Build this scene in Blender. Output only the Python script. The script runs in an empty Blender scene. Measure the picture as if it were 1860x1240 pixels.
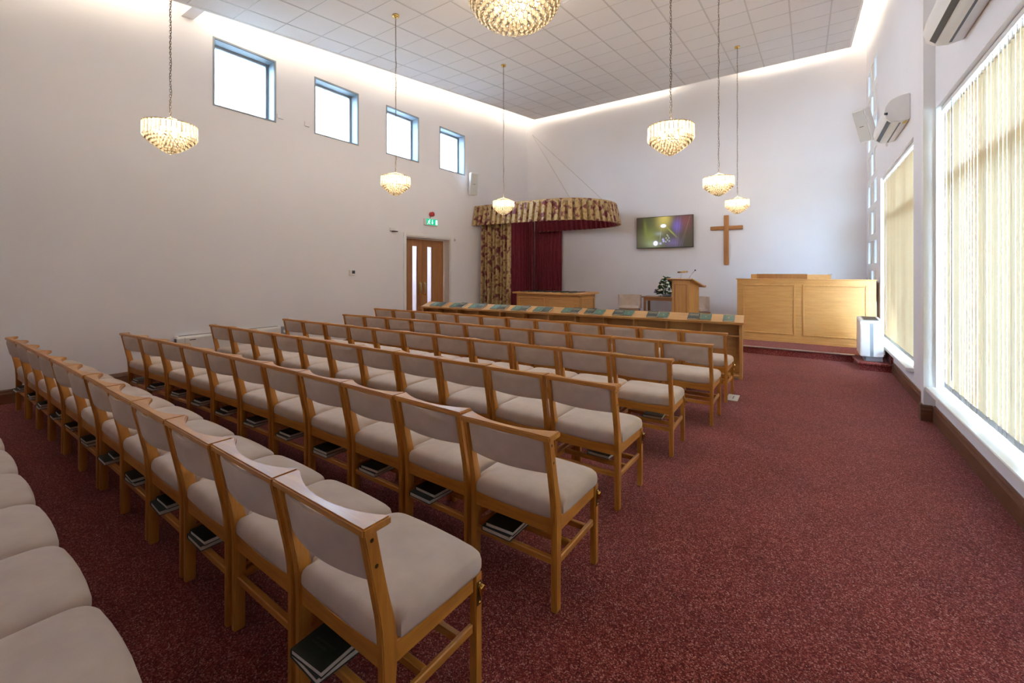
import bpy, bmesh, math, random
from mathutils import Vector, Matrix
random.seed(7)
S = bpy.context.scene
COL = S.collection
PI = math.pi

# ------------------------------------------------------------------ camera
cam_d = bpy.data.cameras.new('camera')
cam = bpy.data.objects.new('camera', cam_d); COL.objects.link(cam)
cam.location = (0, 0, 1.54)
cam.rotation_euler = (PI / 2, 0, math.radians(34.17))
cam_d.sensor_fit = 'HORIZONTAL'; cam_d.sensor_width = 36.0
cam_d.lens = 788.36 / 1860 * 36.0
cam_d.shift_y = -(620 - 492.71) / 1860
cam_d.clip_start = 0.02; cam_d.clip_end = 200
S.camera = cam

# ------------------------------------------------------------------ world, exposure
W = bpy.data.worlds.new('overcast_sky'); S.world = W; W.use_nodes = True
wn = W.node_tree.nodes; wl = W.node_tree.links
bg = wn['Background']
bg.inputs[0].default_value = (0.50, 0.73, 1.0, 1); bg.inputs[1].default_value = 37.0
S.view_settings.view_transform = 'Standard'; S.view_settings.look = 'None'
S.view_settings.exposure = 1.56; S.view_settings.gamma = 1.0
S.view_settings.use_curve_mapping = False
S.cycles.max_bounces = 8; S.cycles.diffuse_bounces = 5
S.cycles.transparent_max_bounces = 12
S.cycles.caustics_reflective = False; S.cycles.caustics_refractive = False
S.cycles.sample_clamp_indirect = 6.0
S.cycles.adaptive_threshold = 0.03

COVE = 11.0        # emission of the cove strips
BULB = 12.0       # emission of chandelier bulbs

# ------------------------------------------------------------------ materials
MATS = {}
def nodes(name):
    m = bpy.data.materials.new(name); m.use_nodes = True
    nt = m.node_tree; b = nt.nodes['Principled BSDF']
    return m, nt, b
def N(nt, t, **k):
    n = nt.nodes.new(t)
    for a, v in k.items(): setattr(n, a, v)
    return n
def coords(nt, scale, obj=True):
    tc = N(nt, 'ShaderNodeTexCoord'); mp = N(nt, 'ShaderNodeMapping')
    nt.links.new(tc.outputs['Object' if obj else 'Generated'], mp.inputs[0])
    mp.inputs['Scale'].default_value = scale
    return mp.outputs[0]
def ramp(nt, fac, stops):
    r = N(nt, 'ShaderNodeValToRGB'); e = r.color_ramp.elements
    while len(e) < len(stops): e.new(0.5)
    for i, (p, c) in enumerate(stops):
        e[i].position = p; e[i].color = (*c, 1)
    nt.links.new(fac, r.inputs[0]); return r.outputs[0]
def noise(nt, vec, scale=5, detail=3, rough=.5):
    n = N(nt, 'ShaderNodeTexNoise'); n.inputs['Scale'].default_value = scale
    n.inputs['Detail'].default_value = detail; n.inputs['Roughness'].default_value = rough
    nt.links.new(vec, n.inputs['Vector']); return n.outputs[0]
def bump(nt, b, h, strength=.2, dist=.01):
    bp = N(nt, 'ShaderNodeBump'); bp.inputs['Strength'].default_value = strength; bp.inputs['Distance'].default_value = dist
    nt.links.new(h, bp.inputs['Height']); nt.links.new(bp.outputs[0], b.inputs['Normal'])

def plain(name, c, rough=.5, metal=0, var=.06, scale=6.0, spec=.5, bmp=0, coat=0):
    if name in MATS: return MATS[name]
    m, nt, b = nodes(name)
    f = noise(nt, coords(nt, (1, 1, 1)), scale, 3)
    lo = tuple(max(0, x * (1 - var)) for x in c); hi = tuple(min(1, x * (1 + var)) for x in c)
    nt.links.new(ramp(nt, f, [(.3, lo), (.7, hi)]), b.inputs['Base Color'])
    b.inputs['Roughness'].default_value = rough; b.inputs['Metallic'].default_value = metal
    b.inputs['Specular IOR Level'].default_value = spec
    b.inputs['Coat Weight'].default_value = coat; b.inputs['Coat Roughness'].default_value = .15
    if bmp: bump(nt, b, f, bmp, .01)
    MATS[name] = m; return m

def wood(name, c1, c2, axis='x', rough=.34, coat=.25, sc=1.0):
    if name in MATS: return MATS[name]
    m, nt, b = nodes(name)
    s = {'x': (2.2, 26, 26), 'y': (26, 2.2, 26), 'z': (26, 26, 2.2)}[axis]
    v = coords(nt, tuple(q * sc for q in s))
    f = noise(nt, v, 1.6, 5, .62); g = noise(nt, v, 6.0, 3, .6)
    mx = N(nt, 'ShaderNodeMath', operation='MULTIPLY_ADD'); mx.inputs[1].default_value = .35
    nt.links.new(g, mx.inputs[0]); nt.links.new(f, mx.inputs[2])
    nt.links.new(ramp(nt, mx.outputs[0], [(.42, c2), (.85, c1)]), b.inputs['Base Color'])
    b.inputs['Roughness'].default_value = rough
    b.inputs['Coat Weight'].default_value = coat; b.inputs['Coat Roughness'].default_value = .22
    bump(nt, b, g, .05, .004)
    MATS[name] = m; return m

def emit(name, c, s):
    if name in MATS: return MATS[name]
    m, nt, b = nodes(name)
    b.inputs['Base Color'].default_value = (*c, 1)
    b.inputs['Emission Color'].default_value = (*c, 1); b.inputs['Emission Strength'].default_value = s
    MATS[name] = m; return m

def glass(name, tint=(1, 1, 1), gloss=.06):
    if name in MATS: return MATS[name]
    m = bpy.data.materials.new(name); m.use_nodes = True; nt = m.node_tree; nt.nodes.clear()
    o = N(nt, 'ShaderNodeOutputMaterial'); mx = N(nt, 'ShaderNodeMixShader'); t = N(nt, 'ShaderNodeBsdfTransparent'); g = N(nt, 'ShaderNodeBsdfGlossy')
    t.inputs[0].default_value = (*tint, 1); g.inputs['Roughness'].default_value = .03; mx.inputs[0].default_value = gloss
    nt.links.new(t.outputs[0], mx.inputs[1]); nt.links.new(g.outputs[0], mx.inputs[2]); nt.links.new(mx.outputs[0], o.inputs[0])
    MATS[name] = m; return m

def crystal(name, tint):
    m = bpy.data.materials.new(name); m.use_nodes = True; nt = m.node_tree; nt.nodes.clear()
    o = N(nt, 'ShaderNodeOutputMaterial')
    t = N(nt, 'ShaderNodeBsdfTransparent'); t.inputs[0].default_value = (1, .97, .9, 1)
    l = N(nt, 'ShaderNodeBsdfTranslucent'); l.inputs[0].default_value = (*tint, 1)
    g = N(nt, 'ShaderNodeBsdfGlossy'); g.inputs['Roughness'].default_value = .12
    a = N(nt, 'ShaderNodeMixShader'); b = N(nt, 'ShaderNodeMixShader'); fr = N(nt, 'ShaderNodeFresnel'); fr.inputs[0].default_value = 1.4
    v = noise(nt, coords(nt, (1, 1, 1)), 60, 1)
    f = N(nt, 'ShaderNodeMapRange'); f.inputs[1].default_value = .35; f.inputs[2].default_value = .65; f.inputs[3].default_value = .45; f.inputs[4].default_value = .9
    nt.links.new(v, f.inputs[0]); nt.links.new(f.outputs[0], a.inputs[0])
    nt.links.new(t.outputs[0], a.inputs[1]); nt.links.new(l.outputs[0], a.inputs[2])
    nt.links.new(fr.outputs[0], b.inputs[0]); nt.links.new(a.outputs[0], b.inputs[1]); nt.links.new(g.outputs[0], b.inputs[2])
    nt.links.new(b.outputs[0], o.inputs[0]); return m

def translucent(name, c, tr=.5):
    m = bpy.data.materials.new(name); m.use_nodes = True; nt = m.node_tree; nt.nodes.clear()
    o = N(nt, 'ShaderNodeOutputMaterial'); d = N(nt, 'ShaderNodeBsdfDiffuse'); t = N(nt, 'ShaderNodeBsdfTranslucent'); mx = N(nt, 'ShaderNodeMixShader')
    f = noise(nt, coords(nt, (60, 60, 1.5)), 3, 3)
    col = ramp(nt, f, [(.3, tuple(x * .93 for x in c)), (.7, c)])
    nt.links.new(col, d.inputs[0]); nt.links.new(col, t.inputs[0]); mx.inputs[0].default_value = tr
    nt.links.new(d.outputs[0], mx.inputs[1]); nt.links.new(t.outputs[0], mx.inputs[2]); nt.links.new(mx.outputs[0], o.inputs[0]); return m

def carpet(name):
    m, nt, b = nodes(name)
    v = coords(nt, (1, 1, 1))
    vo = N(nt, 'ShaderNodeTexVoronoi'); vo.inputs['Scale'].default_value = 215; nt.links.new(v, vo.inputs['Vector'])
    sp = N(nt, 'ShaderNodeSeparateColor'); nt.links.new(vo.outputs['Color'], sp.inputs[0])
    n2 = noise(nt, v, 2.2, 3)
    c = ramp(nt, sp.outputs[0], [(.0, (.092, .009, .010)), (.45, (.180, .022, .022)), (.72, (.270, .048, .040)), (.90, (.36, .110, .095)), (1.0, (.50, .25, .21))])
    mx = N(nt, 'ShaderNodeMixRGB', blend_type='MULTIPLY'); mx.inputs[0].default_value = 1
    nt.links.new(c, mx.inputs[1]); nt.links.new(ramp(nt, n2, [(.3, (.88, .88, .9)), (.7, (1.06, 1.03, 1))]), mx.inputs[2])
    nt.links.new(mx.outputs[0], b.inputs['Base Color'])
    b.inputs['Roughness'].default_value = .95; b.inputs['Specular IOR Level'].default_value = .1
    b.inputs['Sheen Weight'].default_value = .12; b.inputs['Sheen Roughness'].default_value = .5
    bump(nt, b, vo.outputs['Distance'], .5, .004)
    return m

def fabric(name, c, scale=500, sheen=.3, var=.1):
    m, nt, b = nodes(name)
    v = coords(nt, (1, 1, 1))
    w = noise(nt, v, scale, 1); n2 = noise(nt, v, 9, 4)
    base = ramp(nt, n2, [(.3, tuple(x * (1 - var) for x in c)), (.72, tuple(min(1, x * (1 + var * .5)) for x in c))])
    nt.links.new(base, b.inputs['Base Color'])
    b.inputs['Roughness'].default_value = .9; b.inputs['Specular IOR Level'].default_value = .15
    b.inputs['Sheen Weight'].default_value = sheen
    bump(nt, b, w, .25, .002)
    return m

def damask(name):
    m, nt, b = nodes(name)
    v = coords(nt, (1, 1, 1))
    big = noise(nt, v, 7.5, 1.5, .45); fine = noise(nt, v, 55, 2, .7)
    ad = N(nt, 'ShaderNodeMath', operation='MULTIPLY_ADD'); ad.inputs[1].default_value = .42
    nt.links.new(fine, ad.inputs[0]); nt.links.new(big, ad.inputs[2])
    c = ramp(nt, ad.outputs[0], [(.58, (.16, .018, .03)), (.62, (.2, .03, .035)), (.66, (.42, .28, .11)), (.78, (.55, .40, .18)), (.84, (.33, .2, .08))])
    nt.links.new(c, b.inputs['Base Color'])
    b.inputs['Roughness'].default_value = .5; b.inputs['Sheen Weight'].default_value = .2
    return m

WALL = plain('painted_plaster', (.86, .85, .885), .7, var=.012, scale=1.5)
WHITE = plain('white_gloss_paint', (.84, .84, .84), .35, var=.02)
CEILM = plain('ceiling_tile_board', (.71, .685, .69), .9, var=.03, scale=90, bmp=.08)
GRIDM = plain('ceiling_grid_metal', (.50, .49, .49), .5, var=.03)
BRIGHTBAR = plain('white_grid_bar', (.80, .80, .80), .4, var=.02)
PLAST = plain('white_plastic', (.80, .79, .77), .35, var=.02)
PLASTG = plain('grey_plastic', (.30, .32, .36), .4, var=.04)
BLACK = plain('black_plastic', (.012, .012, .013), .35, var=.2)
BRASS = plain('polished_brass', (.80, .56, .20), .22, metal=1, var=.06)
STEEL = plain('brushed_steel', (.62, .62, .63), .3, metal=1, var=.05)
CHAINM = plain('antique_chain', (.20, .16, .12), .4, metal=.8, var=.15)
BRONZE = plain('dark_bronze', (.16, .11, .05), .35, metal=.9, var=.15)
GREYFR = plain('grey_aluminium', (.30, .33, .36), .45, var=.03)
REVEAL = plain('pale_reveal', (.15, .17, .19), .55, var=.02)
CARPET = carpet('burgundy_fleck_carpet')
H1, H2 = (.62, .262, .042), (.44, .162, .022)
WX = wood('beech_x', H1, H2, 'x'); WY = wood('beech_y', H1, H2, 'y'); WZ = wood('beech_z', H1, H2, 'z')
OAKX = wood('oak_veneer_x', (.62, .335, .110), (.50, .240, .066), 'x', .42, .1, .6)
OAKZ = wood('oak_veneer_z', (.62, .335, .110), (.50, .240, .066), 'z', .42, .1, .6)
DOORW = wood('door_veneer', (.42, .185, .055), (.30, .115, .03), 'z', .4, .1, .5)
SKIRTX = wood('skirting_x', (.19, .085, .045), (.11, .042, .022), 'x', .4, .15)
SKIRTY = wood('skirting_y', (.19, .085, .045), (.11, .042, .022), 'y', .4, .15)
BEIGE = fabric('beige_upholstery', (.63, .505, .42))
BURG = fabric('burgundy_lining', (.24, .032, .05), 300, .2, .15)
DAMASK = damask('gold_damask')
PAGES = plain('page_edges', (.72, .69, .63), .8, var=.08, scale=80)
BOOKD = plain('dark_green_cloth', (.010, .022, .016), .4, var=.25, scale=40)
BOOKG = plain('mid_green_cloth', (.065, .155, .115), .4, var=.12, scale=40)
BOOKK = plain('charcoal_green_cloth', (.022, .040, .038), .38, var=.2, scale=40)
GOLD = plain('gold_foil', (.62, .50, .24), .35, metal=.6, var=.1)
EMBOSS = plain('dull_foil', (.06, .075, .06), .4, metal=.3, var=.1)
SLATM = translucent('cream_blind_fabric', (.74, .59, .37), .027)
WEIGHTM = plain('slat_weight', (.50, .50, .48), .5, var=.05)
GLASS = glass('window_glass'); GLASST = glass('obscure_tinted_glass', (.22, .22, .22), .05); GLASSL = glass('clerestory_glass', (.55, .55, .55), .05)
CRYST = crystal('crystal_drop', (.46, .39, .29)); CRYSTW = crystal('crystal_prism', (.42, .38, .32))
BULBM = emit('lamp_bulb', (1.0, .82, .56), BULB)
COVEM = emit('cove_tube', (1.0, .87, .66), COVE)

# ------------------------------------------------------------------ mesh helpers
class MB:
    def __init__(s): s.v = []; s.f = []
    def add(s, vs, fs):
        o = len(s.v); s.v += [tuple(q) for q in vs]; s.f += [tuple(i + o for i in f) for f in fs]; return s
    def box(s, x0, x1, y0, y1, z0, z1):
        return s.add([(x0, y0, z0), (x1, y0, z0), (x1, y1, z0), (x0, y1, z0), (x0, y0, z1), (x1, y0, z1), (x1, y1, z1), (x0, y1, z1)],
                     [(0, 3, 2, 1), (4, 5, 6, 7), (0, 1, 5, 4), (1, 2, 6, 5), (2, 3, 7, 6), (3, 0, 4, 7)])
    def prism(s, pts, axis, a0, a1):
        # polygon pts in the plane normal to axis: x -> (y,z), y -> (x,z), z -> (x,y)
        def P(p, a): return {'x': (a, p[0], p[1]), 'y': (p[0], a, p[1]), 'z': (p[0], p[1], a)}[axis]
        n = len(pts); vs = [P(p, a0) for p in pts] + [P(p, a1) for p in pts]
        fs = [tuple(range(n))[::-1], tuple(range(n, 2 * n))] + [(i, (i + 1) % n, n + (i + 1) % n, n + i) for i in range(n)]
        return s.add(vs, fs)
    def tube(s, path, r, n=6, cap=True):
        path = [Vector(p) for p in path]; rings = []
        for i, p in enumerate(path):
            t = (path[min(i + 1, len(path) - 1)] - path[max(i - 1, 0)]).normalized()
            up = Vector((0, 0, 1)) if abs(t.z) < .9 else Vector((1, 0, 0))
            a = t.cross(up).normalized(); b = t.cross(a).normalized()
            rr = r[i] if isinstance(r, (list, tuple)) else r
            rings.append([p + (a * math.cos(2 * PI * k / n) + b * math.sin(2 * PI * k / n)) * rr for k in range(n)])
        vs = [q for R in rings for q in R]
        fs = [(i * n + k, i * n + (k + 1) % n, (i + 1) * n + (k + 1) % n, (i + 1) * n + k) for i in range(len(path) - 1) for k in range(n)]
        if cap: fs += [tuple(range(n))[::-1], tuple((len(path) - 1) * n + k for k in range(n))]
        return s.add(vs, fs)
    def lathe(s, prof, c=(0, 0, 0), n=16):
        vs = []; m = len(prof)
        for k in range(n):
            a = 2 * PI * k / n
            for r, z in prof: vs.append((c[0] + r * math.cos(a), c[1] + r * math.sin(a), c[2] + z))
        fs = [(k * m + i, ((k + 1) % n) * m + i, ((k + 1) % n) * m + i + 1, k * m + i + 1) for k in range(n) for i in range(m - 1)]
        return s.add(vs, fs)
    def ball(s, c, r, n=8, m=5, sz=1.0):
        prof = [(r * math.sin(PI * i / m), -r * sz * math.cos(PI * i / m)) for i in range(m + 1)]
        prof[0] = (.0005, prof[0][1]); prof[-1] = (.0005, prof[-1][1])
        return s.lathe(prof, c, n)
    def xf(s, M, start=0):
        s.v = s.v[:start] + [tuple(M @ Vector(q)) for q in s.v[start:]]; return s
    def build(s, name, mat, parent=None, smooth=False, bevel=0, seg=1):
        me = bpy.data.meshes.new(name); me.from_pydata(s.v, [], s.f)
        bm = bmesh.new(); bm.from_mesh(me); bmesh.ops.recalc_face_normals(bm, faces=bm.faces)
        if bevel:
            ed = [e for e in bm.edges if len(e.link_faces) == 2 and e.calc_face_angle(0) > .6]
            bmesh.ops.bevel(bm, geom=ed, offset=bevel, segments=seg, affect='EDGES', clamp_overlap=True)
        bm.to_mesh(me); bm.free()
        if smooth: me.polygons.foreach_set('use_smooth', [True] * len(me.polygons))
        me.materials.append(mat)
        o = bpy.data.objects.new(name, me); COL.objects.link(o)
        if parent: o.parent = parent
        return o
def smooth_by_angle(o, ang=.7):
    me = o.data; me.polygons.foreach_set('use_smooth', [True] * len(me.polygons))
    me.set_sharp_from_angle(angle=ang)
    return o
def tag(o, label, cat, group=None):
    o['label'] = label; o['category'] = cat
    if group: o['group'] = group
    return o
def thing(name, label, cat, loc=(0, 0, 0), rz=0, group=None):
    o = bpy.data.objects.new(name, None); COL.objects.link(o); o.location = loc; o.rotation_euler = (0, 0, rz)
    o.empty_display_size = .1
    return tag(o, label, cat, group)
def struct(o, label=None):
    o['kind'] = 'structure'
    if label: o['label'] = label
    return o
def sempty(name, loc=(0, 0, 0), label=None):
    o = bpy.data.objects.new(name, None); COL.objects.link(o); o.location = loc; o.empty_display_size = .1
    return struct(o, label)
def share(o, parent, loc=(0, 0, 0), rot=None):
    c = o.copy(); COL.objects.link(c); c.parent = parent; c.location = loc
    if rot: c.rotation_euler = rot
    return c
def bx(name, mat, parent, a, bevel=0, seg=1): return MB().box(*a).build(name, mat, parent, False, bevel, seg)

# ------------------------------------------------------------------ room shell
XL, XR, YB, YF = -7.705, 1.09, -2.6, 12.26
CZ, CM = 5.036, .118                      # ceiling height at y=0 and its slope
cz = lambda y: CZ + CM * y
CA = math.atan(CM)

floor = struct(bx('floor', CARPET, None, (XL - .4, XR + .3, YB - .1, YF + .1, -.1, 0)), 'burgundy flecked carpet covering the chapel floor')
def wall_y(name, x0, x1, y0, y1, z1f, holes, label, mat=WALL):
    """wall slab in the plane x0..x1 running along y, with rectangular openings (ya,yb,za,zb)"""
    ys = sorted({y0, y1} | {h[0] for h in holes} | {h[1] for h in holes}); mb = MB()
    for a, b in zip(ys[:-1], ys[1:]):
        zs = [(h[2], h[3]) for h in holes if h[0] <= a + 1e-6 and h[1] >= b - 1e-6]
        zs.sort(); cur = -.1
        for za, zb in zs:
            if za > cur: mb.box(x0, x1, a, b, cur, za)
            cur = zb
        mb.box(x0, x1, a, b, cur, z1f)
    return struct(mb.build(name, mat), label)
WIN = [(y, y + .956) for y in (3.007, 4.704, 6.397, 8.09)]
holesL = [(a, b, 4.155, 5.215) for a, b in WIN] + [(6.956, 8.475, -.1, 2.375)]
wall_y('wall_left', XL - .30, XL, YB, YF, 7.4, holesL, 'long white plastered side wall with four high square windows')
NW = (2.0, 6.10, .34, 3.20); FW = (7.20, 10.10, .34, 3.20); GW = (10.52, 12.02, .45, 5.75)
wall_y('wall_right', XR, XR + .30, YB, YF, 7.4, [NW, FW, GW], 'white side wall holding the tall windows and blinds')
struct(bx('wall_front', WALL, None, (XL - .3, XR + .3, YF, YF + .25, -.1, 7.4)), 'tall pale end wall behind the platform')
struct(bx('wall_back', WALL, None, (XL - .3, XR + .3, YB - .25, YB, -.1, 7.4)))
# slim pier between the two big windows
struct(bx('trim_1', WHITE, None, (.998, XR, 6.10, 6.205, 0, 6.05)), 'slim white pier standing between the two large windows')

# roof deck above the suspended ceiling
roof = bx('roof', WALL, None, (XL - .3, XR + .3, YB - .3, YF + .6, .60, .75)); roof.location = (0, 0, CZ); roof.rotation_euler = (CA, 0, 0)
struct(roof)

# suspended ceiling: slab, tiles and grid bars, all tilted with the roof
IX0, IX1, IY1 = -7.28, .78, 12.06
c = math.cos(CA)
ceil = bx('ceiling', GRIDM, None, (IX0 + .03, IX1 - .03, YB + .3, IY1 / c - .03, .022, .09)); ceil.location = (0, 0, CZ); ceil.rotation_euler = (CA, 0, 0)
struct(ceil, 'sloping suspended ceiling of square mineral tiles')
gx = [IX0] + [-.245 - .6 * k for k in range(11, -1, -1)] + [.355, IX1]
gy = [YB + .3, 2.5 - .6] + [2.5 + .6 * k for k in range(0, 16)] + [IY1]
gy = [y / c for y in gy]
mesh_cache = {}
for i in range(len(gx) - 1):
    for j in range(1, len(gy) - 1):
        w = gx[i + 1] - gx[i]; d = gy[j + 1] - gy[j]; key = (round(w, 3), round(d, 3))
        if key not in mesh_cache:
            mesh_cache[key] = MB().box(.008, w - .008, .006, d - .006, .004, .022).build('ceiling_tile', CEILM, ceil).data
            o = bpy.data.objects[-1] if False else None
            t = [q for q in ceil.children if q.data == mesh_cache[key]][0]
        else:
            t = bpy.data.objects.new('ceiling_tile', mesh_cache[key]); COL.objects.link(t); t.parent = ceil
        t.location = (gx[i], gy[j], 0)
bx('ceiling_board', CEILM, ceil, (IX0, IX1, gy[0], gy[1], .004, .022))
for i, x in enumerate(gx): 
    w = .012 if 0 < i < len(gx) - 1 else .03
    bx('grid_runner', GRIDM if 0 < i < len(gx) - 1 else CEILM, ceil, (x - w, x + w, gy[0], gy[-1], 0.0, .0215))
for j, y in enumerate(gy[1:]): bx('grid_crossbar', GRIDM if j < len(gy) - 2 else CEILM, ceil, (IX0, IX1, y - .006, y + .006, .001, .021))
for a in ((IX0 - .012, IX0, gy[0], gy[-1]), (IX1, IX1 + .012, gy[0], gy[-1]), (IX0 - .012, IX1 + .012, gy[-1], gy[-1] + .012)):
    bx('edge_fascia', WHITE, ceil, (*a, -.004, .10))
# bulkheads that close the cove where the strips are interrupted
nib = bx('trim_2', WALL, None, (XL, IX0 - .02, 2.60, 2.76, .004, .30)); nib.location = (0, 0, CZ); nib.rotation_euler = (CA, 0, 0); struct(nib, 'small plaster bulkhead closing the light cove above the left wall')

# cove strip lights lying on the ceiling edge
def cove(label, a, side):
    t = thing('cove_light', label, 'light', (0, 0, CZ), 0, 'warm strip lights hidden in the ceiling cove'); t.rotation_euler = (CA, 0, 0)
    x0, x1, y0, y1 = a
    bx('tube', COVEM, t, (x0, x1, y0, y1, .115, .145))
    bx('tray', PLAST, t, (x0 - .01, x1 + .01, y0 - .01, y1 + .01, .092, .112))
    return t
for y0, y1, n in ((2.80, 5.15, 'nearest the camera above the left wall'), (5.4, 8.05, 'above the middle left windows'), (8.2, 9.75, 'above the last left window'), (9.95, 12.0, 'in the far left corner of the side wall')):
    cove('warm cove strip light ' + n, (IX0 + .01, IX0 + .05, y0 / c, y1 / c), 'L')
for x0, x1, n in ((-7.15, -4.9, 'over the curtain on the end wall'), (-4.75, -3.0, 'over the television side of the end wall'), (-1.35, .7, 'over the pulpit end of the end wall')):
    cove('warm cove strip light ' + n, (x0, x1, gy[-1] - .05, gy[-1] - .01), 'F')
for y0, y1, n in ((5.2, 8.9, 'above the wall-mounted air conditioners'), (9.1, 11.7, 'above the narrow paned window')):
    cove('warm cove strip light ' + n, (IX1 - .03, IX1 + .03, y0 / c, y1 / c), 'R')
cove('warm cove strip light above the left wall behind the bulkhead', (IX0 + .01, IX0 + .05, -2 / c, 2.46 / c), 'L')

# ------------------------------------------------------------------ skirting
def skirt(name, pts, mat, lab=None):
    h = .165; prof = [(0, 0), (.024, 0), (.024, h * .70), (.019, h * .78), (.016, h * .84), (.016, h * .9), (.008, h), (0, h)]
    mb = MB()
    for (x0, y0, x1, y1) in pts:
        L = math.hypot(x1 - x0, y1 - y0); a = math.atan2(y1 - y0, x1 - x0); st = len(mb.v)
        mb.prism([(p[0], p[1]) for p in prof], 'x', 0, L)
        mb.xf(Matrix.Translation((x0, y0, 0)) @ Matrix.Rotation(a, 4, 'Z'), st)
    return struct(mb.build(name, mat), lab)
skirt('baseboard_left', [(XL, 6.88, XL, YB), (XL, 9.28, XL, 8.55)], SKIRTY, 'dark wood skirting board along the left wall')
skirt('baseboard_right', [(XR, YB, XR, 6.10), (.998, 6.10, .998, 6.205), (XR, 6.205, XR, 8.64)], SKIRTY, 'dark wood skirting board under the blinds')
skirt('trim_3', [(XR - .02, 6.10, .974, 6.10)], SKIRTX, 'short skirting return around the pier foot')

# ------------------------------------------------------------------ left clerestory windows
for k, (a, b) in enumerate(WIN):
    w = sempty('window_%d' % (k + 1), (XL, a, 4.155), 'high square grey framed window, number %s from the camera on the left wall' % ['one', 'two', 'three', 'four'][k])
    W_, H_ = b - a, 1.06
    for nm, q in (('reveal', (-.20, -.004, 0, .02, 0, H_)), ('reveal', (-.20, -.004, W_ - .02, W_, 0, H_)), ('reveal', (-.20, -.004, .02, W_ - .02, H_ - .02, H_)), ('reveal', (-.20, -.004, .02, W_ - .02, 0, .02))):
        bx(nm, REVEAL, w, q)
    for q in ((-.004, .008, -.012, .012, -.012, H_ + .012), (-.004, .008, W_ - .012, W_ + .012, -.012, H_ + .012), (-.004, .008, .012, W_ - .012, H_ - .012, H_ + .012), (-.004, .008, .012, W_ - .012, -.012, .012)):
        bx('bead_trim', GREYFR, w, q)
    fr = MB(); e = .065
    for q in ((-.26, -.20, 0, e, 0, H_), (-.26, -.20, W_ - e, W_, 0, H_), (-.26, -.20, e, W_ - e, 0, e), (-.26, -.20, e, W_ - e, H_ - e, H_)): fr.box(*q)
    fr.build('window_frame', GREYFR, w, bevel=.006)
    bx('pane', GLASSL, w, (-.236, -.23, e, W_ - e, e, H_ - e))

# ------------------------------------------------------------------ big right windows
def bigwin(name, h, label, mull, transom):
    y0, y1, z0, z1 = h
    w = sempty(name, (XR, y0, z0), label); W_, H_ = y1 - y0, z1 - z0; e = .07
    fr = MB()
    for q in ((.15, .22, 0, e, 0, H_), (.15, .22, W_ - e, W_, 0, H_), (.15, .22, e, W_ - e, 0, e), (.15, .22, e, W_ - e, H_ - e, H_)): fr.box(*q)
    fr.build('window_frame', WHITE, w, bevel=.005)
    ms = [W_ * i / (mull + 1) for i in range(mull + 2)]
    for m_ in ms[1:-1]: bx('mullion', WHITE, w, (.14, .23, m_ - .045, m_ + .045, e, H_ - e))
    bx('transom', WHITE, w, (.10, .23, e, W_ - e, transom - .05, transom + .05))
    for i in range(mull + 1):
        a = ms[i] + .045; b = ms[i + 1] - .045
        bx('pane', GLASS, w, (.185, .191, a, b, e, transom - .05)); bx('pane', GLASS, w, (.185, .191, a, b, transom + .05, H_ - e))
    bx('window_sill', WHITE, w, (-.075, .15, -.03, W_ + .01, -.035, .012), .006)
    bx('jamb_lining', WHITE, w, (0, .15, W_ - .012, W_, 0, H_)); bx('jamb_lining', WHITE, w, (0, .15, 0, .012, 0, H_))
    return w
bigwin('window_5', NW, 'large window behind open slatted blinds on the right', 3, 2.13)
bigwin('window_6', FW, 'large window behind closed blinds by the heater', 2, 2.13)
# narrow paned window beside the end wall
w = sempty('window_7', (XR, GW[0], GW[2]), 'tall narrow window of small panes beside the end wall')
W_, H_ = GW[1] - GW[0], GW[3] - GW[2]; nc, nr = 3, 9
fr = MB()
for i in range(nc + 1): fr.box(.001, .06, W_ * i / nc - .085 if i else 0, W_ * i / nc + .085 if i < nc else W_, 0, H_)
fr.build('mullion_frame', WHITE, w)
for j in range(nr + 1): bx('glazing_bar', WHITE, w, (.0, .05, .03, W_ - .03, max(0, H_ * j / nr - .07), min(H_, H_ * j / nr + .07)))
for i in range(nc):
    for j in range(nr):
        if (i + j) % 2:
            bx('infill_panel', WHITE, w, (.012, .045, W_ * i / nc + .03, W_ * (i + 1) / nc - .03, H_ * j / nr + .03, H_ * (j + 1) / nr - .03)); continue
        bx('pane', GLASST, w, (.034, .040, W_ * i / nc + .08, W_ * (i + 1) / nc - .08, H_ * j / nr + .065, H_ * (j + 1) / nr - .065))

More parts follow.
